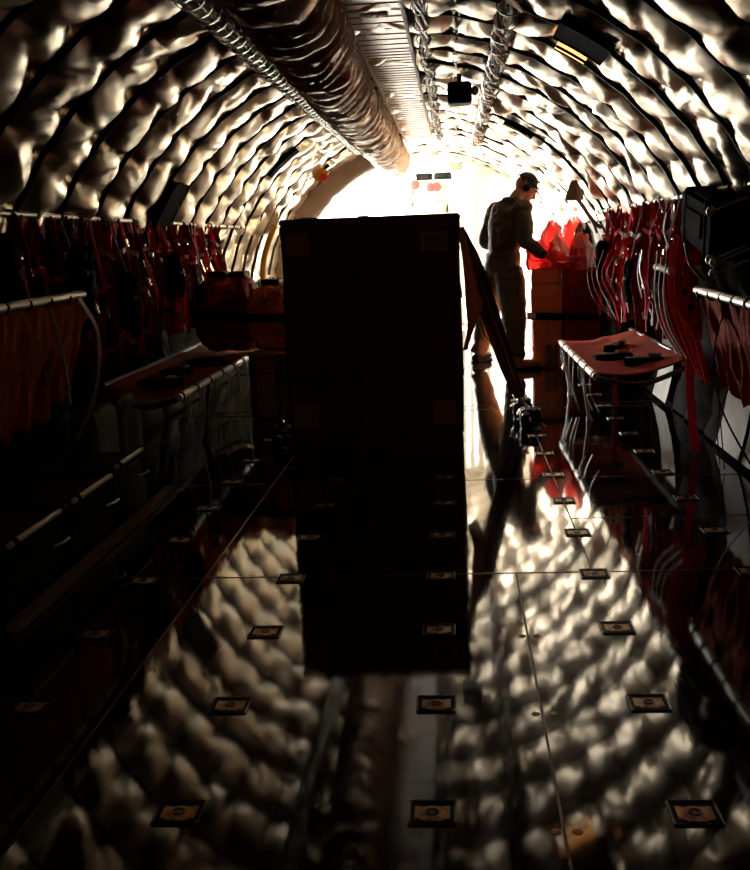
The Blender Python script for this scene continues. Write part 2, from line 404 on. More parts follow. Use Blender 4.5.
def pouch(side, y, z, s, k):
    x = (1.11 if side > 0 else -1.70)
    t = thing('life_vest_pouch', 'black life vest pouch hanging in the %s webbing, %s from the camera' % ('right' if side > 0 else 'left', ORD[k]), 'pouch', (x, y, z), 'black pouches in the %s webbing' % ('right' if side > 0 else 'left'))
    lump('pouch_body', (x, y, z), (.08, s * .7, s * 1.3), M['blackcloth'], k * 3 + side, t, fold=.2, e1=.6, e2=.7, fscale=2)
    mb = MB(); sx = -side
    mb.box((x + sx * .042, y, z + s * .1), (.006, s * .5, .02), bev=.002); mb.build('flap_band', M['strapdark'], t)
    mb = MB(); mb.ribbon([(x, y, z + s * .7), (x - sx * .03, y, 1.10), (x - sx * .08, y, 1.27)], .025, (0, 1, 0)); mb.build('hanger', M['strapdark'], t)
for k, (y, z, s) in enumerate(((5.9, .78, .2), (7.0, .80, .2), (8.35, .9, .22))): pouch(1, y, z, s, k)
for k, (y, z, s) in enumerate(((4.9, 1.0, .22), (5.6, .85, .22), (6.6, .95, .2), (7.3, .75, .18))): pouch(-1, y, z, s, k)

for k, (y, L) in enumerate(((8.4, .9), (10.05, .9))):
    tag(lump('kit_bag', (1.22, y, .36), (.16, L, .70), M['blackcloth'], 31 + k, e1=.5, e2=.5, fold=.1, n=30), 'long black kit bag standing against the right wall, %s' % ['nearer the camera', 'farther from the camera'][k], 'bag')
# ------------------------------------------------------------------ jump seats
def jump_seat(name, label, x_out, x_in, ya, yb, z, side):
    t = thing(name, label, 'seat', (x_out, ya, 0))
    mb = MB(); mb.tube([(x_out, ya, z), (x_out, yb, z)], .021, 12); mb.build('front_tube', M['tube'], t, True)
    nsp = int((yb - ya) / .3)
    for k in range(nsp + 1):
        y = ya + .05 + k * (yb - ya - .1) / nsp
        mb = MB(); mb.tube([(x_out, y - .016, z), (x_out, y + .016, z)], .0245, 12); mb.build('tube_sleeve', M['redcloth' if side > 0 else 'rubber'], t, True)
    mb = MB(); mb.tube([(x_in, ya, z + .075), (x_in, yb, z + .075)], .015, 8); mb.build('rear_tube', M['steel'], t, True)
    for y in (ya, yb):
        mb = MB(); mb.tube(smoothpath([(x_out, y, z - .01), ((x_out + x_in) / 2, y, z - .045), (x_in, y, z + .04)]), .014, 8); mb.build('cross_tube', M['steel'], t, True)
    # cloth seat pan with wrinkles, slightly sagging
    U, V = np.meshgrid(np.linspace(0, 1, 60), np.linspace(0, 1, 40), indexing='ij')
    sag = -.035 * np.sin(PI * V) + .006 * ridge(vnoise(U * 9, V * 2.5, 3)) + .004 * vnoise(U * 30, V * 3, 5)
    X = x_out + (x_in - x_out) * V; Y = ya + .03 + (yb - ya - .06) * U; Z = z + .05 * V * 1.3 + sag + .012
    top = np.stack([X, Y, Z], -1); 
    o = grid_obj('seat_pan', top, M['redcloth' if side > 0 else 'maroon'], t)
    md = o.modifiers.new('thick', 'SOLIDIFY'); md.thickness = .006
    for y in (ya + .72, yb - .12):
        mb = MB(); mb.tube([(x_out + side * .05, y, .0), (x_out + side * .045, y, .04), (x_out, y, z)], [.022, .010, .010], 8)
        mb.build('leg', M['tube' if side > 0 else 'steel'], t, True)
    for k in range(7):
        y = ya + .12 + k * (yb - ya - .2) / 6.5
        l = random.uniform(.15, .36); dy = random.uniform(-.09, .09)
        mb = MB(); mb.tube(smoothpath([(x_out - side * .018, y, z + .01), (x_out - side * .02, y + dy * .5, z - l * .5), (x_out + side * .02, y + dy, z - l)]), .004, 6)
        mb.build('dangling_cord', M['wire'], t, True)
    return t
jump_seat('jump_seat', 'low red webbing jump seat with white front tube on the right', .735, 1.22, 5.78, 7.70, .36, 1)
jump_seat('jump_seat', 'low dark red webbing jump seat with pale front tube on the left', -1.43, -1.82, 5.42, 7.80, .36, -1)
# clutter on the seats: folded belts with buckles
for k, (x, y, z, rz) in enumerate(((.92, 6.45, .365, .4), (1.0, 6.95, .37, 1.2), (1.05, 6.1, .375, -.3))):
    t = thing('folded_lap_belt', 'black folded lap belt on the right jump seat, %s' % ['nearest its front tube', 'farthest back', 'nearest the camera'][k], 'belt', (x, y, z), 'lap belts on the right jump seat')
    lump('belt_roll', (x, y, z + .02), (.22, .09, .05), M['black'], k, t, rz=rz, fold=.1, n=20)
    mb = MB(); mb.box((x + .05, y + .01, z + .055), (.07, .04, .015), rz=rz, bev=.004); mb.build('buckle', M['chrome'], t)
for k, (x, y, rz) in enumerate(((-1.62, 5.8, .7), (-1.66, 6.3, 1.3), (-1.6, 6.8, .3))):
    t = thing('folded_lap_belt', 'black folded lap belt on the left jump seat, %s from the camera' % ORD[k], 'belt', (x, y, .37), 'lap belts on the left jump seat')
    lump('belt_roll', (x, y, .395), (.24, .1, .05), M['black'], k + 5, t, rz=rz, fold=.1, n=20)
    mb = MB(); mb.box((x + .05, y + .01, .425), (.06, .04, .012), rz=rz, bev=.004); mb.build('buckle', M['chrome'], t)

# folded-up seats close to the camera: tube with cloth hanging from it
def folded_seat(label, x, ya, yb, z, drop, side, m):
    t = thing('folded_jump_seat', label, 'seat', (x, ya, z))
    mb = MB(); mb.tube([(x, ya, z), (x, yb, z + .015)], .02, 12); mb.build('seat_tube', M['tube' ], t, True)
    n = max(3, int(abs(yb - ya) / .22))
    for k in range(n + 1):
        y = ya + (yb - ya) * (k + .4) / (n + .8)
        mb = MB(); mb.tube([(x, y - .008, z + .004), (x, y + .008, z + .004)], .024, 12); mb.build('tube_clip', M['rubber'], t, True)
    U, V = np.meshgrid(np.linspace(0, 1, 90), np.linspace(0, 1, 40), indexing='ij')
    L = abs(yb - ya)
    f = .028 * ridge(vnoise(U * L * 7 + .6 * np.sin(V * 3), V * 1.3, 3 + side)) * (.25 + V) + .01 * vnoise(U * L * 22, V * 3, 8)
    ph = (U * L / .22) % 1
    scal = 1 - .10 * np.abs(np.sin(PI * ph)) - .25 * np.clip((ph - .5) * 0, 0, 1)
    X = x + side * (.012 + .10 * V ** 1.3) - side * f
    Y = ya + .02 + (yb - ya - .04) * U + .03 * np.sin(V * 4 + U * 9)
    Z = z + .015 * U - .005 - drop * V * scal * (1 + .18 * vnoise(U * L * 4, 0, 6))
    o = grid_obj('seat_cloth', np.stack([X, Y, Z], -1), M[m], t)
    md = o.modifiers.new('thick', 'SOLIDIFY'); md.thickness = .005
    return t
folded_seat('salmon red folded cloth seat hanging from a tube at the right edge', 1.13, 4.0, 5.2, .815, .42, 1, 'redcloth')
folded_seat('dark red folded cloth seat hanging from a pale tube at the left edge', -1.68, 3.2, 4.93, .915, .50, -1, 'redcloth')
loop([(-1.66, 4.72, .92), (-1.60, 4.76, .75), (-1.62, 4.72, .5), (-1.68, 4.6, .3)], .03, 'wire', 'pale curved strap hanging over the left folded seat', wd=(.2, 1, 0), name='curved_strap')
loop([(-1.655, 4.35, .92), (-1.62, 4.36, .7), (-1.6, 4.34, .5)], .012, 'wire', 'thin pale strap hanging down the middle of the left folded seat', wd=(.2, 1, 0), name='thin_strap')

# olive bags hung on the left wall low down
for k, (y, s) in enumerate(((5.0, .26), (5.4, .24))):
    o = lump('stowage_bag', (-1.74, y, .21), (.14, .34, .36), M['green'], k + 4, fold=.06, n=30)
    tag(o, 'dull olive stowage bag on the floor under the left jump seat, %s' % ['nearer the camera', 'farther from the camera'][k], 'bag')

# ------------------------------------------------------------------ tie-down fittings
def tiedown():
    t = thing('tie_down_fitting', '', 'fitting', (0, 0, 0))
    mb = MB()
    w, d = .105, .10
    for a in (-1, 1): mb.box((a * w / 2, 0, .003), (.005, d + .005, .006), bev=.002)
    for a in (-1, 1): mb.box((0, a * d / 2, .003), (w, .005, .006), bev=.002)
    mb.build('rim', M['steel'], t)
    mb = MB(); mb.box((0, 0, .0012), (w - .007, d - .007, .0012)); mb.build('recess', M['black'], t)
    mb = MB()
    prof = [(-.040, .030), (-.040, -.022), (-.028, -.026), (-.020, -.033), (.020, -.033), (.028, -.026), (.040, -.022), (.040, .030), (.02, .026), (0, .030), (-.02, .026)]
    n = len(prof); V = [(x, y - .004, .002) for x, y in prof] + [(x, y - .004, .0045) for x, y in prof]
    mb.add(V, [tuple(range(n))[::-1], tuple(range(n, 2 * n))] + [(i, (i + 1) % n, n + (i + 1) % n, n + i) for i in range(n)])
    mb.build('pan_plate', M['brass'], t)
    mb = MB(); a = np.linspace(0, 2 * PI, 17); mb.tube(np.stack([.013 * np.cos(a), .013 * np.sin(a) - .004, 0 * a + .0065], -1), .003, 6, False); mb.build('ring', M['steel'], t, True)
    return t
proto = tiedown(); kids = list(proto.children)
first = True
cols = {-2: 'far left', -1: 'left', 0: 'centre', 1: 'right', 2: 'far right'}
BOXR = (-.95, .12, 5.5, 7.0)
for j in range(0, 13):
    for i in (-2, -1, 0, 1, 2):
        x, y = -.071 + .508 * i, 1.973 + .508 * j
        if BOXR[0] < x < BOXR[1] and BOXR[2] < y < BOXR[3]: continue
        if i == 2 and j < 2: continue
        if i == -2 and j < 1: continue
        if i <= 0 and y > 6: continue
        if y > 8.1: continue
        if first: o = proto; first = False
        else:
            o = proto.copy(); COL.objects.link(o)
            for c in kids:
                d = c.copy(); COL.objects.link(d); d.parent = o
        o.location = (x, y, 0); o.scale = (.87, .87, .9)
        o['label'] = 'rectangular tie-down fitting set in the floor, %s row from the camera, %s column' % (ORD[j], cols[i]); o['category'] = 'floor fitting'; o['group'] = 'tie-down fittings in the floor'
k = 0
for y in (1.906, 2.424, 2.934):
    for x in (.165, .205):
        mb = MB(); a = np.linspace(0, 2 * PI, 15)[:-1]
        mb.lathe([(.001, .0035), (.008, .003), (.011, .0005)], (x + .0, y, 0), 14)
        o = mb.build('floor_screw', M['brass']); tag(o, 'brass screw head in the floor seam, %s pair from the camera, %s one' % (ORD[k // 2], ['left', 'right'][k % 2]), 'screw', 'brass screws along the floor seam'); k += 1

# ------------------------------------------------------------------ big cargo box
bx0, bx1, by0, by1, bh = -.885, .03, 5.6, 6.85, 1.235
t = thing('cargo_box', 'tall dark strapped cargo box standing in the middle of the aisle', 'box', ((bx0 + bx1) / 2, by0, 0))
BC = ((bx0 + bx1) / 2, (by0 + by1) / 2)
mb = MB(); mb.box((BC[0], BC[1], .055), (bx1 - bx0 - .02, by1 - by0 - .02, .11), bev=.005); mb.build('pallet_base', M['box'], t)
# body: slightly bulging wrapped carton
U = np.linspace(0, 1, 60)
def boxface():
    n = 48; per = []
    w, d = bx1 - bx0, by1 - by0
    for s_ in range(4):
        for q in np.linspace(0, 1, n + 1)[:-1]:
            per.append({0: (-w / 2 + w * q, -d / 2), 1: (w / 2, -d / 2 + d * q), 2: (w / 2 - w * q, d / 2), 3: (-w / 2, d / 2 - d * q)}[s_])
    per = np.array(per); Zs = np.linspace(.11, bh - .025, 60)
    P = np.zeros((len(Zs), len(per), 3))
    for i, z in enumerate(Zs):
        f = 1 - .004 * np.sin(z * 9)
        nx = vnoise(per[:, 0] * 3, per[:, 1] * 3 + 5, z * 4)
        nrm = per / np.maximum(np.abs(per[:, :1]) / (w / 2), np.abs(per[:, 1:]) / (d / 2)) * 0
        fx = (np.abs(per[:, 0]) > w / 2 - 1e-4) * np.sign(per[:, 0]); fy = (np.abs(per[:, 1]) > d / 2 - 1e-4) * np.sign(per[:, 1])
        off = .004 * nx - .006 * np.exp(-((z - .82) / .012) ** 2) - .006 * np.exp(-((z - .42) / .012) ** 2)
        P[i, :, 0] = BC[0] + per[:, 0] * f + fx * off; P[i, :, 1] = BC[1] + per[:, 1] * f + fy * off; P[i, :, 2] = z
    return P
grid_obj('box_body', boxface(), M['box'], t, wrap=True)
mb = MB(); mb.box((BC[0], BC[1], bh - .015), (bx1 - bx0 + .012, by1 - by0 + .012, .035), bev=.008); mb.box((BC[0], BC[1], bh - .065), (bx1 - bx0 + .006, by1 - by0 + .006, .07), bev=.004); mb.build('lid', M['box'], t)
yf = by0 - .011
mb = MB(); mb.ribbon([(-.46, yf, bh - .03), (-.475, yf, .8), (-.50, yf, .45), (-.525, yf, .13)], .05, (1, 0, 0), .004)
mb.ribbon([(-.46, yf, bh + .006), (-.46, by1 + .01, bh + .006)], .05, (1, 0, 0), .004); mb.build('vertical_strap', M['strapdark'], t)
for z in (.82, .42):
    mb = MB(); mb.box((BC[0], BC[1], z), (bx1 - bx0 + .012, by1 - by0 + .014, .02)); mb.build('horizontal_band', M['strapdark'], t)
for x, z, w, h in ((-.80, 1.11, .12, .12), (-.10, 1.10, .14, .10), (-.80, .22, .14, .13), (-.07, .22, .12, .13)):
    mb = MB(); mb.box((x, yf + .001, z), (w, .004, h)); tg = mb.build('paper_label', M['boxtag'], t)
    if x > -.5 and z > 1:
        mb = MB()
        for q in range(7): mb.box((x - .04 + q * .013, yf - .002, z), (.006 if q % 2 else .003, .002, .05))
        mb.build('printed_bars', M['black'], tg)

# net bundle to the right of the box
t = thing('cargo_net', 'brown cargo net straps slung from the box corner down to the floor', 'net', (.05, 6.2, 0))
for k in range(7):
    o = k - 3; rnd = random.Random(k)
    P = smoothpath([(.045, 6.15 + .05 * k, 1.17 - .03 * (k % 3)), (.075 + .012 * k, 6.3, .95), (.17 + .013 * k + rnd.uniform(-.01, .01), 6.5 - .02 * o, .62), (.28 + .01 * k + rnd.uniform(-.015, .015), 6.66 + .01 * o, .3), (.375 + .004 * k, 6.78, .10)], 8)
    tw = np.linspace(0, rnd.uniform(-3, 3), len(P)); wd = np.stack([np.cos(tw), np.sin(tw) * .4, np.sin(tw)], -1)
    mb = MB(); mb.ribbon(P, .034, wd, .005); mb.build('net_strap', M['netbrown' if k % 3 else 'strapdark'], t)
for k in range(5):
    rnd = random.Random(k + 40)
    P = smoothpath([(.045, 5.95 + .1 * k, 1.16), (.062 + .012 * k, 6.0 + .1 * k, .95), (.07 + .02 * k, 6.0 + .1 * k, .75), (.075 + .018 * k, 6.0 + .1 * k, .62 + .02 * k), (.05 + .008 * k, 6.02 + .1 * k, .50 + .02 * k)], 7)
    mb = MB(); mb.ribbon(P, .045, (.6, 1, 0), .005); mb.build('net_strap', M['netbrown'], t)
mb = MB(); mb.tube(smoothpath([(.1, 6.3, .95), (.14, 6.42, .62), (.23, 6.6, .44), (.27, 6.66, .38), (.3, 6.7, .3)]), .004, 6); mb.build('loose_cord', M['wire'], t, True)
def ratchet(c, label, seed):
    t = thing('tie_down_ratchet', label, 'ratchet', (c[0], c[1], 0))
    rnd = random.Random(seed)
    lump('strap_wad', (c[0], c[1], .055), (.10, .16, .11), M['black'], seed, t, fold=.18, n=24, fscale=5)
    for k in range(14):   # chain links
        mb = MB(); q = (c[0] + rnd.uniform(-.07, .07), c[1] - .22 + .035 * k, .014 + .10 * rnd.random())
        a = np.linspace(0, 2 * PI, 13); ang = rnd.uniform(0, PI)
        mb.tube(np.stack([q[0] + .018 * np.cos(a) * math.cos(ang), q[1] + .02 * np.sin(a), q[2] + .011 * np.cos(a) * math.sin(ang)], -1), .0055, 6, False)
        mb.build('chain_link', M['chrome'], t, True)
    mb = MB(); mb.box((c[0] + .02, c[1] - .07, .03), (.04, .11, .02), rz=.4, bev=.004); mb.box((c[0] - .02, c[1] + .03, .12), (.03, .09, .012), rz=.5, bev=.003, rx=.5); mb.build('ratchet_handle', M['steel'], t)
    mb = MB(); a = np.linspace(.4, 2 * PI - .4, 15); mb.tube(np.stack([c[0] + .03 + .02 * np.cos(a), c[1] - .14 + .028 * np.sin(a), 0 * a + .012], -1), .006, 7); mb.build('hook', M['chrome'], t, True)
ratchet((.40, 6.72), 'black ratchet with chain where the brown net straps meet the floor', 3)
ratchet((.42, 6.35), 'black ratchet and hook on the floor in front of the other net ratchet', 8)
ratchet((-.98, 5.95), 'black ratchet and chain on the floor left of the cargo box', 5)
ratchet((-.99, 6.35), 'black ratchet behind the other one on the left of the cargo box', 6)
loop([(-.895, 6.1, 1.1), (-.91, 6.12, .8), (-.93, 6.1, .4), (-.97, 6.0, .1)], .04, 'strapdark', 'dark strap running down the left side of the cargo box', wd=(0, 1, 0), name='box_strap')
# small silver plate on the box lid
mb = MB(); mb.box((-.74, by0 + .03, bh + .006), (.09, .03, .008), bev=.002); tag(mb.build('metal_bar', M['chrome']), 'small bright metal bar lying on top of the cargo box', 'bar')

# ------------------------------------------------------------------ person
fd = np.array([.82, .572, 0]); rt = np.array([.572, -.82, 0]); up = np.array([0, 0, 1.])
def P3(*a): return np.array(a, float)
def sweep(mb, pts, ra, rb, ax=None, n=16, sub=4):
    """elliptical sweep: ra along ax, rb across"""
    P = smoothpath(pts, sub); N = len(P)
    t_ = np.linspace(0, 1, N); k_ = np.linspace(0, 1, len(pts))
    RA = np.interp(t_, k_, ra); RB = np.interp(t_, k_, rb)
    T = np.gradient(P, axis=0); T /= np.linalg.norm(T, axis=1)[:, None]
    V = []
    for i in range(N):
        u = (rt if ax is None else ax); u = u - T[i] * (u @ T[i]); u = u / np.linalg.norm(u); w = np.cross(T[i], u)
        for k in range(n):
            a = 2 * PI * k / n; V.append(P[i] + RA[i] * math.cos(a) * u + RB[i] * math.sin(a) * w)
    F = [(i * n + k, i * n + (k + 1) % n, (i + 1) * n + (k + 1) % n, (i + 1) * n + k) for i in range(N - 1) for k in range(n)]
    F += [tuple(range(n))[::-1], tuple((N - 1) * n + k for k in range(n))]
    mb.add(V, F)
def ball(mb, c, r, R3=None, n=14):
    V = []; c = np.array(c, float)
    B = np.eye(3) if R3 is None else R3
    for i in range(n + 1):
        ph = -PI / 2 + PI * i / n
        for k in range(2 * n):
            th = PI * k / n
            q = np.array([r[0] * math.cos(ph) * math.cos(th), r[1] * math.cos(ph) * math.sin(th), r[2] * math.sin(ph)])
            V.append(c + B @ q)
    m_ = 2 * n
    F = [(i * m_ + k, i * m_ + (k + 1) % m_, (i + 1) * m_ + (k + 1) % m_, (i + 1) * m_ + k) for i in range(n) for k in range(m_)]
    mb.add(V, F)
def remeshed(mb, name, m, parent, voxel=.01, smooth=6, disp=None):
    tmp = mb.build(name + '_tmp', m); 
    md = tmp.modifiers.new('r', 'REMESH'); md.mode = 'VOXEL'; md.voxel_size = voxel
    ms = tmp.modifiers.new('s', 'SMOOTH'); ms.iterations = smooth; ms.factor = .5
    dg = bpy.context.evaluated_depsgraph_get(); dg.update()
    me = bpy.data.meshes.new_from_object(tmp.evaluated_get(dg)); me.name = name
    bpy.data.objects.remove(tmp, do_unlink=True)
    if disp is not None:
        n = len(me.vertices); co = np.zeros(n * 3); no = np.zeros(n * 3)
        me.vertices.foreach_get('co', co); me.vertex_normals.foreach_get('vector', no)
        co = co.reshape(-1, 3); no = no.reshape(-1, 3); co = co + no * disp(co)[:, None]
        me.vertices.foreach_set('co', co.ravel()); me.update()
    me.polygons.foreach_set('use_smooth', [True] * len(me.polygons))
    if not me.materials: me.materials.append(m)
    o = bpy.data.objects.new(name, me); COL.objects.link(o)
    o.parent = parent; o.matrix_parent_inverse = Matrix.Translation(-parent.location); return o

pel = P3(.41, 9.45, .84); wai = P3(.425, 9.44, 1.0); che = P3(.45, 9.425, 1.2); shc = P3(.475, 9.41, 1.33); nkb = P3(.49, 9.40, 1.39)
hd = P3(.622, 9.455, 1.500)
Lsh = shc - rt * .175 + up * .0; Rsh = shc + rt * .175
Lel = P3(.275, 9.66, 1.08); Lwr = P3(.47, 9.82, .97); Rel = P3(.60, 9.17, 1.06); Rwr = P3(.755, 9.22, .935)
Lhp = pel - rt * .09 - up * .03; Rhp = pel + rt * .09 - up * .03
Lkn = P3(.275, 9.62, .44); Rkn = P3(.49, 9.26, .44); Lan = P3(.195, 9.74, .09); Ran = P3(.49, 9.10, .09)
person = thing('person', 'person in an olive flight suit looking down and reaching to the red bundles', 'person', (.35, 9.45, 0))
# body: one continuous surface (legs, trunk, arms, neck, head, hands)
B = MB()
sweep(B, [pel - up * .06, pel, wai, che, shc, nkb - up * .01], [.13, .15, .135, .155, .16, .06], [.09, .11, .09, .11, .09, .055])
for h, k_, a_ in ((Lhp, Lkn, Lan), (Rhp, Rkn, Ran)): sweep(B, [h, (h + k_) / 2, k_, (k_ + a_) / 2, a_ - up * .03], [.075, .062, .045, .04, .03], [.075, .062, .045, .04, .03])
for s_, e_, w_ in ((Lsh, Lel, Lwr), (Rsh, Rel, Rwr)): sweep(B, [s_, (s_ + e_) / 2, e_, (e_ + w_) / 2, w_], [.05, .045, .038, .035, .025], [.05, .045, .038, .035, .028])
fwd_h = fd * .78 - up * .62; fwd_h /= np.linalg.norm(fwd_h)      # head bowed
fwd_h = (np.array([.98, .0, 0]) * .78 - up * .66); fwd_h /= np.linalg.norm(fwd_h)
rth = np.cross(fwd_h, up); rth /= np.linalg.norm(rth); uph = np.cross(rth, fwd_h)
HB = np.stack([fwd_h, rth, uph], 1)
def hp(a, b, c): return hd + HB @ np.array([a, b, c])
sweep(B, [nkb - up * .03, (nkb + hd) / 2 - fd * .005, hd - up * .03], [.055, .053, .055], [.055, .055, .06])
ball(B, hp(-.012, 0, .018), (.096, .076, .098), HB)
ball(B, hp(.03, 0, -.045), (.062, .058, .068), HB)
ball(B, hp(.062, 0, -.088), (.026, .03, .024), HB)      # chin
ball(B, hp(.098, 0, -.022), (.022, .012, .016), HB)     # nose tip
sweep(B, [hp(.082, 0, .022), hp(.098, 0, -.005), hp(.106, 0, -.024)], [.008, .010, .012], [.008, .010, .011], ax=rth)
ball(B, hp(.083, 0, .032), (.012, .05, .012), HB)       # brow
ball(B, hp(.084, 0, -.056), (.012, .024, .008), HB)     # lips
ball(B, hp(.083, 0, -.067), (.011, .02, .007), HB)
for s_ in (-1, 1):
    ball(B, hp(.07, s_ * .03, .012), (.012, .014, .010), HB); ball(B, hp(-.005, s_ * .078, -.005), (.018, .010, .03), HB)
# hands
def hand(mb, w, d, side, spread=.3, curl=.5):
    d = d / np.linalg.norm(d); s = np.cross(d, up); s /= np.linalg.norm(s); n_ = np.cross(s, d)
    sweep(mb, [w - d * .02, w + d * .04, w + d * .085], [.024, .036, .038], [.018, .016, .013], ax=s)
    for i, (o, L) in enumerate(((-.028, .066), (-.010, .078), (.010, .072), (.027, .056))):
        b = w + d * .08 + s * o; dd = d + s * o * spread * 4
        p1 = b + dd * L * .45 - n_ * L * .1 * curl; p2 = p1 + (dd * .8 - n_ * .6 * curl) * L * .32; p3 = p2 + (dd * .5 - n_ * .9 * curl) * L * .25
        sweep(mb, [b - d * .02, b, p1, p2, p3], [.009, .0095, .009, .008, .006], [.009, .0095, .009, .008, .006], ax=s, n=8, sub=3)
    b = w + d * .025 + s * side * .03
    sweep(mb, [w + d * .01 + s * side * .015, b, b + d * .03 + s * side * .022 - n_ * .01, b + d * .055 + s * side * .022 - n_ * .018], [.013, .013, .011, .008], [.012, .012, .010, .008], ax=n_, n=8, sub=3)
hand(B, Rwr, P3(.85, .1, -.42), -1); hand(B, Lwr, P3(.8, -.25, -.35), 1)
body = remeshed(B, 'body', M['skin'], person, .0065, 3)
# flight suit
S = MB()
sweep(S, [pel - up * .10, pel + up * .0, wai, che - up * .02, shc - up * .005, nkb + up * .0], [.150, .172, .160, .182, .185, .075], [.115, .135, .122, .135, .115, .072])
for h, k_, a_ in ((Lhp, Lkn, Lan), (Rhp, Rkn, Ran)): sweep(S, [h + up * .02, (h + k_) / 2, k_, (k_ + a_) / 2, a_ + up * .015], [.125, .120, .098, .092, .078], [.125, .120, .100, .092, .078])
for s_, e_, w_ in ((Lsh, Lel, Lwr), (Rsh, Rel, Rwr)): sweep(S, [s_ + up * .0 - .0 * rt, (s_ + e_) / 2, e_, (e_ + w_) / 2, w_ - (w_ - e_) * .04], [.075, .068, .06, .052, .04], [.075, .068, .06, .052, .04])
for q_ in (Lsh, Rsh): ball(S, q_ - up * .005, (.084, .084, .075))
sweep(S, [nkb - up * .02, nkb + up * .035], [.072, .070], [.070, .068])   # collar
def folds(co):
    x, y, z = co.T
    d = .007 * ridge(vnoise(x * 6 + z * 3, y * 6, z * 11)) + .004 * ridge(vnoise(x * 14, y * 14 + z * 8, z * 16 + 3))
    d += -.010 * np.exp(-((z - .985) / .018) ** 2) * (np.abs(x - .43) < .25)
    return d
suit = remeshed(S, 'flight_suit', M['suit'], person, .0095, 5, folds)
# suit pocket & patch
mb = MB(); q = Rsh + rt * .063 - up * .06; mb.box(q, (.06, .012, .07), rz=math.atan2(fd[1], fd[0]), bev=.004); mb.build('shoulder_patch', M['green'], suit)
mb = MB(); sweep(mb, [Rkn + rt * .082 + up * .12, Rkn + rt * .088 - up * .02], [.01, .012], [.05, .05]); mb.build('leg_pocket', M['suit'], suit)
# boots
for a_, nm in ((Lan, 'boot'), (Ran, 'boot')):
    S = MB(); bd = P3(.93, .36, 0)
    if nm and a_ is Lan: bd = P3(.45, .89, 0)
    bd /= np.linalg.norm(bd)
    sweep(S, [a_ + up * .07, a_ + up * .0, a_ - up * .05], [.05, .05, .048], [.052, .055, .052])
    base = P3(a_[0], a_[1], .045)
    sweep(S, [base - bd * .07, base, base + bd * .10, base + bd * .20, base + bd * .225], [.038, .042, .046, .042, .02], [.04, .045, .042, .032, .018], ax=np.array([-bd[1], bd[0], 0]))
    bo = remeshed(S, nm, M['boot' if a_ is Ran else 'black'], person, .008, 3)
    mb = MB(); mb.box((base[0] + bd[0] * .075, base[1] + bd[1] * .075, .009), (.30, .086, .018), rz=math.atan2(bd[1], bd[0]), bev=.006); mb.build('boot_sole', M['rubber'], bo)
# hair and glasses
S = MB(); ball(S, hp(-.020, 0, .036), (.098, .081, .094), HB)
hair = remeshed(S, 'hair', M['hair'], person, .006, 2)
me = hair.data; bm = bmesh.new(); bm.from_mesh(me)
kill = []
for v in bm.verts:
    l = HB.T @ (np.array(v.co) - hd)
    if l[2] < -.015 - l[0] * .55 + (.045 if abs(l[1]) > .06 and l[0] > -.05 else 0) or l[0] > .060: kill.append(v)
bmesh.ops.delete(bm, geom=kill, context='VERTS'); bm.to_mesh(me); bm.free()
mb = MB(); a = np.linspace(0, PI, 20)
mb.tube([hp(.0, .086 * math.cos(x), .02 + .10 * math.sin(x)) for x in a], .006, 8); mb.build('headset_band', M['black'], person, True)
for s_ in (-1, 1):
    mb = MB(); ball(mb, hp(0, s_ * .088, .0), (.03, .016, .034), HB, 10); mb.build('ear_cup', M['black'], person, True)
mb = MB(); mb.tube([hp(.085 * math.cos(x), .078 * math.sin(x), .058) for x in np.linspace(-1.2, 1.2, 14)], .007, 8); mb.build('sunglasses', M['black'], person, True)

# ------------------------------------------------------------------ red bundles at the right front
def bundle(label, c, d, m, seed, ties, tape, belts):
    t = thing('wrapped_bundle', label, 'bundle', (c[0], c[1], 0))
    lump('wrapping', c, d, M[m], seed, t, e1=.2, e2=.3, fold=.06, n=50, belts=belts, pinch=.08)
    for z in ties:
        mb = MB(); a = np.linspace(0, 2 * PI, 41); w, dd = d[0] / 2 * .965, d[1] / 2 * .965
        sg = lambda x: np.sign(x) * np.abs(x) ** .3
        mb.ribbon(np.stack([c[0] + w * sg(np.cos(a)), c[1] + dd * sg(np.sin(a)), 0 * a + z + .008 * np.sin(a * 3)], -1), .018, (0, 0, 1), .006); mb.build('tie_cord', M['tan'], t)
    if tape:
        mb = MB(); mb.box((c[0] + .03, c[1] - d[1] / 2 * 1.03, .11), (.11, .012, .18), bev=.002); mb.build('paper_label', M['plank'], t)
    return t
bundle('orange-red wrapped bundle with thin cord ties, standing nearest the person', (.765, 9.33, .415), (.25, .34, .83), 'orange', 2, (.70, .52, .30, .12), True, (.69, .25, -.28, -.7))
bundle('dark maroon wrapped bundle standing right of the orange-red bundle', (1.045, 9.28, .41), (.29, .36, .82), 'maroon', 6, (.12,), False, (.0,))
t = thing('cargo_belt', 'wide black belt strapped across the two standing wrapped bundles', 'belt', (.6, 9.1, .45))
mb = MB(); mb.ribbon([(.60, 9.2, .445), (.625, 9.12, .445), (.75, 9.085, .44), (1.0, 9.06, .43), (1.19, 9.05, .425), (1.22, 9.2, .42)], .06, (0, 0, 1), .006); mb.build('strap', M['black'], t)
mb = MB(); mb.box((.63, 9.095, .45), (.07, .02, .05), bev=.006); mb.build('hook_buckle', M['chrome'], t)
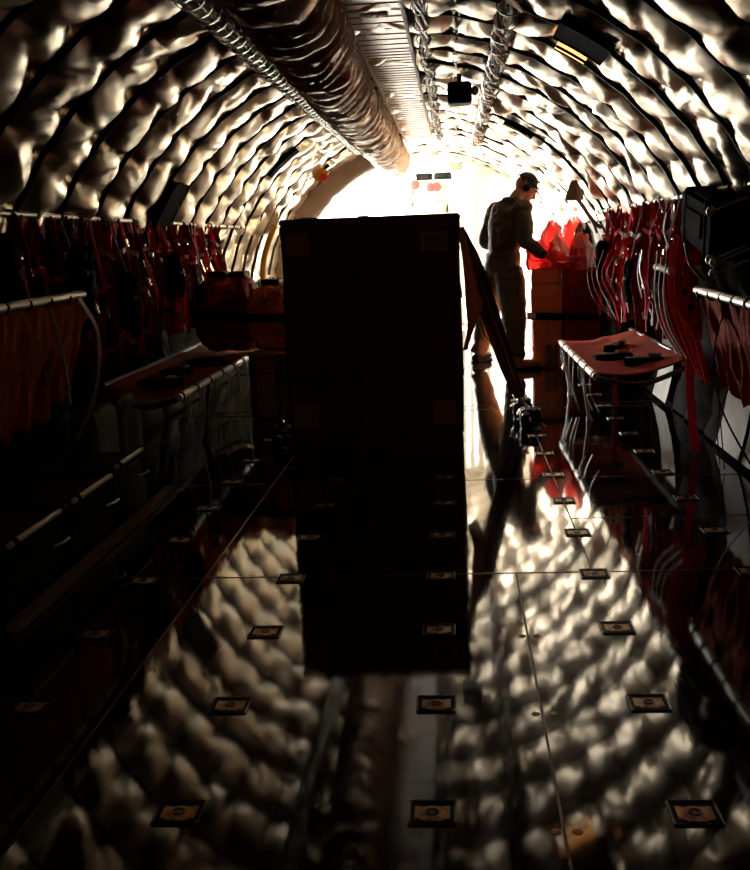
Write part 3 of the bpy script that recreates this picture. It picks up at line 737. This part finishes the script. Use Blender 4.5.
# bright red pouches standing on top
for k, (x, y, w, h, rz, mm, lb) in enumerate(((.70, 9.30, .15, .26, .2, 'brightred', 'bright red pouch on the orange-red bundle, nearest the person'),
        (.80, 9.38, .15, .38, -.3, 'brightred', 'tall bright red pouch leaning at the back of the orange-red bundle'),
        (.90, 9.22, .15, .26, .5, 'brightred', 'bright red pouch standing where the two wrapped bundles meet'),
        (.98, 9.38, .16, .40, -.1, 'brightred', 'tall bright red pouch at the back of the maroon bundle'),
        (1.05, 9.20, .16, .28, .4, 'brightred', 'bright red pouch standing at the front of the maroon bundle'),
        (1.13, 9.36, .10, .34, -.4, 'black', 'black pouch behind the bright red pouches'),
        (1.0, 9.28, .07, .36, .2, 'green', 'slim olive pouch between the bright red pouches'),
        (.88, 9.3, .08, .30, .9, 'paper', 'crumpled white pouch between the bright red pouches'))):
    z0 = .815
    t = thing('plastic_pouch', lb, 'pouch', (x, y, z0), None)
    n = 26; U, V = np.meshgrid(np.linspace(0, 1, n), np.linspace(0, 2 * PI, 33)[:-1], indexing='ij')
    taper = (1 - U ** 6 * .45) * (.85 + .25 * np.sin(PI * np.clip(U * .9 + .1, 0, 1)))
    f = 1 + .38 * ridge(vnoise(np.cos(V) * 2 + k * 5, np.sin(V) * 2, U * 4 + k))
    X = w / 2 * taper * np.cos(V) * f; Y = w * .32 * taper * np.sin(V) * f * (1 - U * .7)
    Z = z0 + U * h + .12 * h * vnoise(np.cos(V) * 2, np.sin(V) * 2, k + U)* U
    lean = .05 * math.sin(k * 2.3)
    P = np.stack([x + X * math.cos(rz) - Y * math.sin(rz) + lean * U, y + X * math.sin(rz) + Y * math.cos(rz), Z], -1)
    o = grid_obj('pouch_body', P, M[mm], t, wrap=True)
    mb = MB(); mb.ribbon([(x + lean - w * .2, y, z0 + h * .98), (x + lean, y, z0 + h * 1.08), (x + lean + w * .2, y, z0 + h * .98)], .015, (0, 1, 0)); mb.build('handle', M[mm], t)
U, V = np.meshgrid(np.linspace(0, 1, 24), np.linspace(0, 1, 18), indexing='ij')
o = grid_obj('paper_sheet', np.stack([.72 + .24 * U + .03 * V, 9.14 + .16 * V, .862 + .014 * vnoise(U * 4, V * 3, 4) + .02 * U], -1), M['paper'])
o.modifiers.new('thick', 'SOLIDIFY').thickness = .002
tag(o, 'crumpled white sheet on the orange-red bundle under the reaching hand', 'sheet')

# ------------------------------------------------------------------ left red bags on plywood carton
t = thing('plywood_crate', 'plywood crate between the left jump seat and the cargo box, a red bag on top', 'crate', (-1.15, 7.25, 0))
mb = MB(); mb.box((-1.15, 7.26, .21), (.38, .72, .40), bev=.004); mb.build('crate_body', M['ply'], t)
for x in (-1.315, -1.15, -.985):
    mb = MB(); mb.box((x, 6.893, .21), (.045, .016, .41), bev=.003); mb.build('batten', M['plank'], t)
mb = MB(); mb.box((-1.15, 7.26, .418), (.40, .74, .014), bev=.003); mb.build('crate_lid', M['ply'], t)
for z in (.14, .30):
    mb = MB(); mb.box((-1.15, 6.896, z), (.38, .008, .018)); mb.build('crate_strap', M['boxtag'], t)
for k, (c, d, mm, lb) in enumerate((((-1.56, 7.45, .66), (.38, .5, .50), 'maroon', 'large dark maroon bag standing on the far end of the left jump seat'),
                                ((-1.17, 7.22, .64), (.36, .46, .42), 'orange', 'orange-red crumpled bag on the plywood crate, next to the cargo box'))):
    t = thing('red_bag', lb, 'bag', (c[0], c[1], .40))
    lump('bag_body', c, d, M[mm], 11 + k * 4, t, e1=.7, e2=.6, fold=.16, n=50, belts=(.05,), fscale=2.2)
    mb = MB(); a = np.linspace(.6, 5.7, 12)
    mb.tube(smoothpath([(c[0] + .02, c[1] - d[1] / 2 * 1.0, c[2] + .02), (c[0] + .05, c[1] - d[1] / 2 * 1.04, c[2] - .06), (c[0] + .02, c[1] - d[1] / 2 * .98, c[2] - .13), (c[0] + .05, c[1] - d[1] / 2 * .9, c[2] - .18)]), .005, 6)
    mb.build('draw_cord', M['tan'], t, True)
mb = MB(); mb.ribbon(smoothpath([(-1.78, 7.4, .66), (-1.72, 7.2, .66), (-1.56, 7.13, .66), (-1.36, 7.0, .65), (-1.17, 6.94, .65), (-1.0, 6.99, .64), (-.96, 7.15, .64)]), .055, (0, 0, 1), .008)
tag(mb.build('cargo_strap', M['black']), 'black strap holding the two red bags on the crate', 'strap')
for k, (x, z) in enumerate(((-1.62, .925), (-1.48, .92), (-1.22, .865))):
    o = lump('dark_cloth', (x, 7.45 if k < 2 else 7.25, z), (.11, .2, .05), M['black'], k, fold=.15, n=18); tag(o, 'small black cloth lump on top of the red bags, %s from the wall' % ORD[k], 'cloth', 'black cloth lumps on the red bags')

# ------------------------------------------------------------------ long black cases on the left floor
for k, (ya, yb, x0) in enumerate(((3.05, 3.58, -1.37), (3.62, 4.14, -1.37), (4.2, 4.68, -1.40))):
    t = thing('equipment_case', 'long black case with a pale bar handle on the left floor, %s from the camera' % ORD[k], 'case', ((x0 - .2), ya, 0), 'black bar-handled cases on the left floor')
    yc = (ya + yb) / 2; L = yb - ya
    mb = MB(); mb.box((x0 - .19, yc, .115), (.36, L - .03, .17), bev=.02); mb.build('case_body', M['black'], t)
    mb = MB(); mb.box((x0 - .19, yc, .215), (.37, L - .02, .035), bev=.012); mb.build('case_lid', M['black'], t)
    mb = MB(); mb.tube([(x0 + .005, ya + .03, .25), (x0 + .005, yb - .03, .25)], .011, 10); mb.build('bar_handle', M['tube'], t, True)
    for y in (ya + .06, yb - .06):
        mb = MB(); mb.tube([(x0 + .005, y - .012, .25), (x0 + .005, y + .012, .25)], .017, 10); mb.box((x0 - .01, y, .235), (.03, .03, .02), bev=.003); mb.build('handle_bracket', M['rubber'], t, True)
    mb = MB(); mb.tube([(x0 + .008, yb - .16, .15), (x0 + .03, yb - .12, .155), (x0 + .03, yb - .07, .155), (x0 + .01, yb - .05, .15)], .005, 6); mb.build('latch', M['chrome'], t, True)
for k, (x, ya, yb, lb) in enumerate(((-1.345, 3.0, 4.85, 'long tan plank on the floor along the aisle side of the black cases'), (-1.80, 4.3, 5.5, 'short tan plank lying behind the black cases by the left wall'))):
    mb = MB(); mb.box((x, (ya + yb) / 2, .016), (.045 if k == 0 else .12, yb - ya, .03), bev=.003); tag(mb.build('wooden_plank', M['plank']), lb, 'plank')
# ------------------------------------------------------------------ black case stowed on right wall
t = thing('stowed_case', 'big black case hung at a tilt on the right wall below the rail', 'case', (1.12, 4.9, 1.15))
Rz = 0
mb = MB(); mb.box((1.14, 4.95, 1.14), (.16, .62, .24), bev=.02, rx=.16); mb.build('case_body', M['blackcloth'], t)
mb = MB(); mb.box((1.055, 4.95, 1.14), (.012, .3, .10), bev=.004, rx=.16); mb.build('front_plate', mat('case_plate', (.03, .02, .015), .95, spec=.05), t)
for y in (4.75, 5.15):
    mb = MB(); mb.box((1.14, y, 1.14 + (y - 4.95) * .16), (.172, .03, .252), bev=.006, rx=.16); mb.build('case_strap', M['blackcloth'], t)
mb = MB(); mb.ribbon([(1.07, 5.2, 1.06), (1.08, 5.12, .95), (1.12, 5.02, .88)], .02, (1, 0, 0)); mb.build('hanging_buckle_strap', M['tan'], t)
for k, (y, z) in enumerate(((4.60, .985), (4.53, .975), (4.535, .93), (4.6, 1.18))):
    mb = MB(); mb.lathe([(.004, -.020), (.017, -.014), (.021, 0), (.017, .014), (.004, .020)], (1.05, y, z), 14, 'X'); mb.tube([(1.06, y, z), (1.19, y, z + .05)], .006, 6)
    tag(mb.build('round_knob', M['chrome'], smooth=True), 'round shiny knob on the right wall, %s' % ['just below the black case, left one of three', 'just below the black case, right one of three', 'lowest of the three below the black case', 'at the near end of the black case'][k], 'knob')

# ------------------------------------------------------------------ overhead duct
nY = 420; Yv = np.linspace(-.3, 11.9, nY)
Yg, T = np.meshgrid(Yv, np.linspace(0, 2 * PI, 61)[:-1], indexing='ij')
ph = Yg * 11.5 + .7 * np.sin(Yg * 3.1) + T * .55 + 1.2 * vnoise(Yg * 2, np.cos(T) * 1.2, np.sin(T) * 1.2)
r = .160 + .009 * np.sin(ph * 2 * PI / 2.2) + .012 * ridge(vnoise(ph * 1.1, np.cos(T) * 1.1 + 4, np.sin(T) * 1.1 + 9)) + .006 * ridge(vnoise(ph * 2.7, np.cos(T) * 2, np.sin(T) * 2))
dcx, dcz = -.615, 1.95
DX = dcx + .09 * np.clip((6.6 - Yg) / 3.2, 0, 1) ** 1.3; DZ = dcz - .03 * np.clip((6 - Yg) / 3, 0, 1)
t = thing('air_duct', 'fat wrinkled metallic-wrapped air duct running along the ceiling', 'duct', (dcx, 5, dcz))
grid_obj('duct_wrapping', np.stack([DX + r * np.cos(T), Yg, DZ + r * np.sin(T)], -1), M['duct'], t, wrap=True)
for y in (6.9, 8.5, 10.1, 11.6):
    mb = MB(); a = np.linspace(0, 2 * PI, 41); mb.ribbon(np.stack([dcx + .178 * np.cos(a), y + 0 * a, dcz + .178 * np.sin(a)], -1), .03, (0, 1, 0), .004); 
    mb.build('duct_hanger', M['wiredark'], t)
mb = MB(); mb.lathe([(.155, 0), (.175, .02), (.175, .1), (.155, .12)], (dcx, 11.86, dcz), 32, 'Y'); mb.build('duct_end_collar', M['arch'], t, True)

# ------------------------------------------------------------------ white ceiling panel
t = thing('ceiling_panel', 'long white ribbed panel running down the middle of the ceiling', 'panel', (-.33, 4, 2.16))
mb = MB(); 
V = []; ys = np.linspace(.5, 12.4, 60)
mb.box((-.345, 6.45, 2.17), (.27, 11.9, .02), bev=.003); mb.build('panel_board', M['panelw'], t)
for x in (-.485, -.205):
    mb = MB(); mb.box((x, 6.45, 2.158), (.018, 11.9, .035), bev=.003); mb.build('edge_rail', M['white'], t)
mb = MB(); y = 3.0; k = 0
while y < 12.3:
    mb.box((-.345, y, 2.159), (.262, .009, .004)); y += .15 if not 6.2 < y < 7.6 else .10; k += 1
mb.build('cross_slats', M['wirered'], t)
mb = MB(); mb.box((-.345, 5.32, 2.152), (.13, .09, .008), bev=.002); sg = mb.build('notice_plate', M['paper'], t)
mb = MB()
for q in range(3): mb.box((-.385 + q * .04, 5.32, 2.147), (.022, .05, .003))
mb.build('notice_marks', M['brightred'], sg)

# ------------------------------------------------------------------ cable bundles and conduits
def cable_bundle(label, x, z, ya, yb, n, rad, rw, seed, mats, clampsp=.4, name='cable_bundle', wob=.0, fqs=1., cl='wiredark'):
    t = thing(name, label, 'cables', (x, ya, z)); rnd = random.Random(seed)
    ys = np.linspace(ya, yb, int((yb - ya) / .05))
    for k in range(n):
        a = 2 * PI * k / n + rnd.random(); fq = rnd.uniform(2.5, 6) * fqs; rr = rad * rnd.uniform(.4, 1.1)
        P = np.stack([x + rr * np.cos(a + ys * fq) + wob * np.array([math.sin(v * 7 + k) for v in ys]), ys, z + rr * .7 * np.sin(a + ys * fq) + .006 * np.sin(ys * 13 + k)], -1)
        mb = MB(); mb.tube(P, rw * rnd.uniform(.8, 1.3), 6); mb.build('cable', M[mats[k % len(mats)]], t, True)
    y = ya + .2
    while y < yb:
        mb = MB(); a = np.linspace(0, 2 * PI, 15); mb.ribbon(np.stack([x + (rad + rw * 1.5) * np.cos(a), y + 0 * a, z + (rad * .75 + rw * 1.5) * np.sin(a)], -1), .018, (0, 1, 0), .004)
        mb.box((x, y, z + rad + .02), (.02, .02, .06)); mb.build('clamp', M[cl], t)
        y += clampsp
    return t
cable_bundle('thick bundle of twisted silver cables right of the ceiling panel', .26, 2.06, 2.6, 11.6, 9, .045, .009, 1, ['wire', 'wiredark', 'wire', 'wirered', 'wire'], .33, wob=.006)
cable_bundle('bundle of dark cables hugging the right edge of the ceiling panel', -.13, 2.15, 2.6, 12, 6, .028, .007, 2, ['wiredark', 'wire', 'wiredark'], .4)
cable_bundle('bundle of dark cables between the duct and the ceiling panel', -.535, 2.135, 2.6, 11.5, 5, .018, .007, 3, ['wiredark', 'wire', 'wiredark'], .35)
cable_bundle('flat bundle of clamped silver conduits on the left side of the air duct', -.905, 1.985, 2.6, 10.8, 9, .042, .010, 4, ['chrome', 'wiredark', 'chrome', 'wire'], .13, fqs=.15, cl='chrome')
cable_bundle('thin cable pair running just left of the twisted silver cables', .04, 2.165, 2.6, 11.5, 3, .014, .006, 5, ['wire', 'wirered', 'wire'], .5)
# ceiling speaker and small fixtures
t = thing('ceiling_speaker', 'small black square speaker hanging from the ceiling', 'speaker', (.07, 7.1, 2.0))
mb = MB(); mb.box((.06, 7.1, 2.0), (.15, .18, .13), bev=.01); mb.build('speaker_body', M['black'], t)
mb = MB(); mb.box((.06, 7.1, 2.09), (.03, .03, .06)); mb.build('mount', M['steel'], t)
mb = MB(); ball(mb, (.155, 7.05, 2.01), (.025, .02, .03), None, 8); mb.build('jack_plug', M['chrome'], t, True)
def wall_box(label, a, y, w, h, m, name='wall_vent', cat='vent', th=.03, r=R - .09):
    t = thing(name, label, cat, tuple(cyl(y, a, r)))
    aa = np.linspace(a - h / 2 / R, a + h / 2 / R, 8)
    outer = cyl(np.full(8, y - w / 2), aa, r + th / 2); V = []
    for yy in (y - w / 2, y + w / 2):
        for rr in (r - th / 2, r + th / 2):
            V += [tuple(q) for q in cyl(np.full(8, yy), aa, rr)]
    F = []
    for i in range(7):
        F += [(i, i + 1, 17 + i, 16 + i), (8 + i, 24 + i, 25 + i, 9 + i), (i, 8 + i, 9 + i, i + 1), (16 + i, 17 + i, 25 + i, 24 + i)]
    F += [(0, 16, 24, 8), (7, 15, 31, 23)]
    mb = MB(); mb.add(V, F); mb.build('vent_body', M[m], t)
    for s_ in (-1, 1):
        mb = MB(); mb.tube(cyl(np.full(8, y + s_ * w / 2), aa, r - th / 2), .007, 6); mb.build('edge_trim', M['rubber'], t, True)
    return t
wall_box('dark rectangular opening cover high on the right of the ceiling', 1.02, 4.85, .34, .26, 'blackcloth')
wall_box('long pale lamp lens beside the dark cover on the right ceiling', 1.03, 5.2, .07, .16, 'lens', 'dome_lamp', 'lamp')
wall_box('slim dark slot high on the right near the bright end', 1.045, 8.95, .10, .27, 'blackcloth', r=R - .08)
wall_box('black rectangular panel on the left wall just above the rail', PI - .56, 6.6, .30, .30, 'blackcloth')
wall_box('slim dark slot on the left ceiling beside the duct', PI - .87, 9.0, .14, .33, 'blackcloth', r=R - .08)
wall_box('dark cover at the top of the left wall close to the door arch', PI - .93, 11.3, .3, .16, 'black', r=R - .08)
t = thing('red_yellow_sign', 'small red and yellow marker on the left wall before the door arch', 'sign', (-1.30, 11.0, 1.78))
mb = MB(); mb.box((-1.30, 11.0, 1.78), (.13, .04, .13), bev=.008, ry=.5); mb.build('backplate', M['yellow'], t)
mb = MB(); mb.box((-1.27, 10.975, 1.755), (.08, .02, .06), bev=.006, ry=.5); mb.build('red_face', M['brightred'], t)

# ------------------------------------------------------------------ far end
# yellow tube and cream quilt at the left, before the arch
mb = MB(); mb.tube(smoothpath([(-1.72, 10.6, 1.30), (-1.80, 10.6, 1.12), (-1.86, 10.6, .9), (-1.87, 10.6, .5), (-1.86, 10.6, .012)]), .03, 10)
tag(mb.build('yellow_pipe', M['yellow'], smooth=True), 'yellow vertical pipe on the left wall behind the red bags', 'pipe')
U, V = np.meshgrid(np.linspace(0, 1, 60), np.linspace(0, 1, 60), indexing='ij')
o = grid_obj('quilted_blanket', np.stack([-1.74 + .42 * U, 11.1 - .1 * U + .02 * np.abs(np.sin(U * PI * 4)) + .012 * vnoise(U * 8, V * 9, 2), .05 + 1.3 * V], -1), M['quiltcream'])
o.modifiers.new('thick', 'SOLIDIFY').thickness = .02
tag(o, 'cream quilted blanket hanging behind the red bags on the left', 'blanket')
t = thing('equipment_shelf', 'pale equipment shelf with red valves on the far bulkhead', 'shelf', (-.28, 14.4, 1.4))
mb = MB(); mb.box((-.29, 14.55, 1.84), (.52, .4, .03), bev=.004); mb.box((-.29, 14.55, 1.42), (.52, .4, .03), bev=.004); mb.box((-.54, 14.55, 1.63), (.025, .4, .45)); mb.box((-.04, 14.55, 1.63), (.025, .4, .45)); mb.box((-.29, 14.45, 1.74), (.5, .1, .1), bev=.004); mb.build('shelf_frame', M['quiltcream'], t)
for k, x in enumerate((-.48, -.28, -.20)):
    mb = MB(); mb.lathe([(.01, -.04), (.055, -.035), (.06, 0), (.055, .035), (.01, .04)], (x, 14.35, 1.76 + .04 * (k == 0)), 16, 'Y'); mb.build('red_valve', M['brightred'], t, True)
tag(lump('silver_bag', (-.30, 14.5, 1.52), (.44, .3, .17), M['wire'], 3, fold=.15, n=24), 'crumpled silver bag on the lower shelf of the far equipment rack', 'bag')
for k, x in enumerate((-.36, -.12)):
    tag(lump('dark_pack', (x, 14.5, 1.90), (.2, .25, .09), M['dark'], 8 + k, fold=.12, n=20), 'dark pack on top of the far equipment shelf, %s one' % ['left', 'right'][k], 'pack')
mb = MB(); mb.box((-.75, 14.4, 1.74), (.22, .1, .05), bev=.01); mb.box((-.67, 14.33, 1.75), (.06, .04, .03)); tag(mb.build('oxygen_bottle_holder', M['tan']), 'small tan bracket on the bulkhead left of the equipment shelf', 'bracket')
U, V = np.meshgrid(np.linspace(0, 1, 80), np.linspace(0, 1, 30), indexing='ij')
o = grid_obj('white_curtain', np.stack([-.02 + .46 * U, 13.5 + .008 * np.sin(U * 28 + V) + .01 * vnoise(U * 9, V * 3, 2), .03 + 1.73 * V], -1), M['drape'])
o.modifiers.new('thick', 'SOLIDIFY').thickness = .004
tag(o, 'plain white curtain hanging behind the person', 'curtain')
t = thing('gooseneck_lamp', 'tan cone-shaped lamp on a slanted arm at the right front wall', 'lamp', (1.05, 9.0, 1.2))
mb = MB(); mb.lathe([(.02, .10), (.035, .07), (.07, -.02), (.075, -.06), (.06, -.06)], (.975, 9.0, 1.43), 16); mb.build('lamp_shade', M['tan'], t, True)
mb = MB(); mb.tube(smoothpath([(.985, 9.0, 1.40), (1.06, 9.03, 1.30), (1.15, 9.06, 1.18), (1.2, 9.08, 1.15)]), .018, 8); mb.build('arm', M['tan'], t, True)
for k, (x, y, z) in enumerate(((.42, 14.4, 1.92), (.72, 14.2, 1.86), (.05, 14.6, 2.03))):
    mb = MB(); mb.box((x, y, z), (.18, .12, .07), bev=.01, ry=.3 * (k - 1)); mb.tube([(x, y, z), (x + .1, y + .2, z + .06)], .01, 6)
    tag(mb.build('bulkhead_fixture', M['tan']), 'small tan fixture high on the far bulkhead, %s of three' % ['middle', 'right', 'left'][k], 'fixture', 'tan fixtures on the far bulkhead')

# ------------------------------------------------------------------ light
w = bpy.data.worlds.new('sky'); SC.world = w; w.use_nodes = True
bg = w.node_tree.nodes['Background']; bg.inputs[0].default_value = (1.0, .97, .90, 1); bg.inputs[1].default_value = 55
def lamp(name, kind, loc, target, **k):
    l = bpy.data.lights.new(name, kind)
    for a, b in k.items():
        if a != 'portal': setattr(l, a, b)
    if k.get('portal'): l.cycles.is_portal = True
    o = bpy.data.objects.new(name, l); COL.objects.link(o); o.location = loc
    d = Vector(target) - Vector(loc); o.rotation_euler = d.to_track_quat('-Z', 'Y').to_euler(); return o
lamp('sky_portal', 'AREA', (-2.1, 13.45, 1.0), (0, 13.45, 1.0), shape='RECTANGLE', size=2.7, size_y=2.1, portal=True)
s = lamp('sun', 'SUN', (-6, 20, 4), (-6 + .55, 20 - .72, 4 - .14), energy=60, angle=.02, color=(1, .95, .86))

t = thing('fill_lamp', 'small round fill lamp added on the ceiling behind the viewer', 'lamp', (-.1, .6, 2.16))  # unseen lamp, added to lift the dark front of the cargo box
mb = MB(); mb.lathe([(.09, .03), (.10, .01), (.095, -.01)], (-.1, .6, 2.16), 24); mb.build('housing', M['white'], t, True)
mb = MB(); mb.lathe([(.085, .0), (.07, -.022), (.03, -.034), (.002, -.036)], (-.1, .6, 2.15), 24); mb.build('lens', mat('fill_glass', (.8, .6, .4), .3, emit=((1, .62, .35), 35)), t, True)
# ------------------------------------------------------------------ camera
f, H, yaw, pit, rol = 1083.57, 1.11732, .0782689, .1777118, -.0397017
cy, sy, cp, sp = math.cos(yaw), math.sin(yaw), math.cos(pit), math.sin(pit)
Fv = Vector((-sy * cp, cy * cp, -sp)); Rv = Vector((cy, sy, 0)); Uv = Rv.cross(Fv)
cr, sr = math.cos(rol), math.sin(rol)
R2 = cr * Rv + sr * Uv; U2 = -sr * Rv + cr * Uv
cam = bpy.data.cameras.new('camera'); co = bpy.data.objects.new('camera', cam); COL.objects.link(co)
cam.sensor_fit = 'HORIZONTAL'; cam.sensor_width = 36; cam.lens = 36 * f / 750; cam.clip_start = .05
co.matrix_world = Matrix(((R2.x, U2.x, -Fv.x, 0), (R2.y, U2.y, -Fv.y, 0), (R2.z, U2.z, -Fv.z, H), (0, 0, 0, 1)))
SC.camera = co
SC.view_settings.view_transform = 'Standard'; SC.view_settings.look = 'None'; SC.view_settings.gamma = 1; SC.view_settings.use_curve_mapping = False
SC.view_settings.exposure = 0
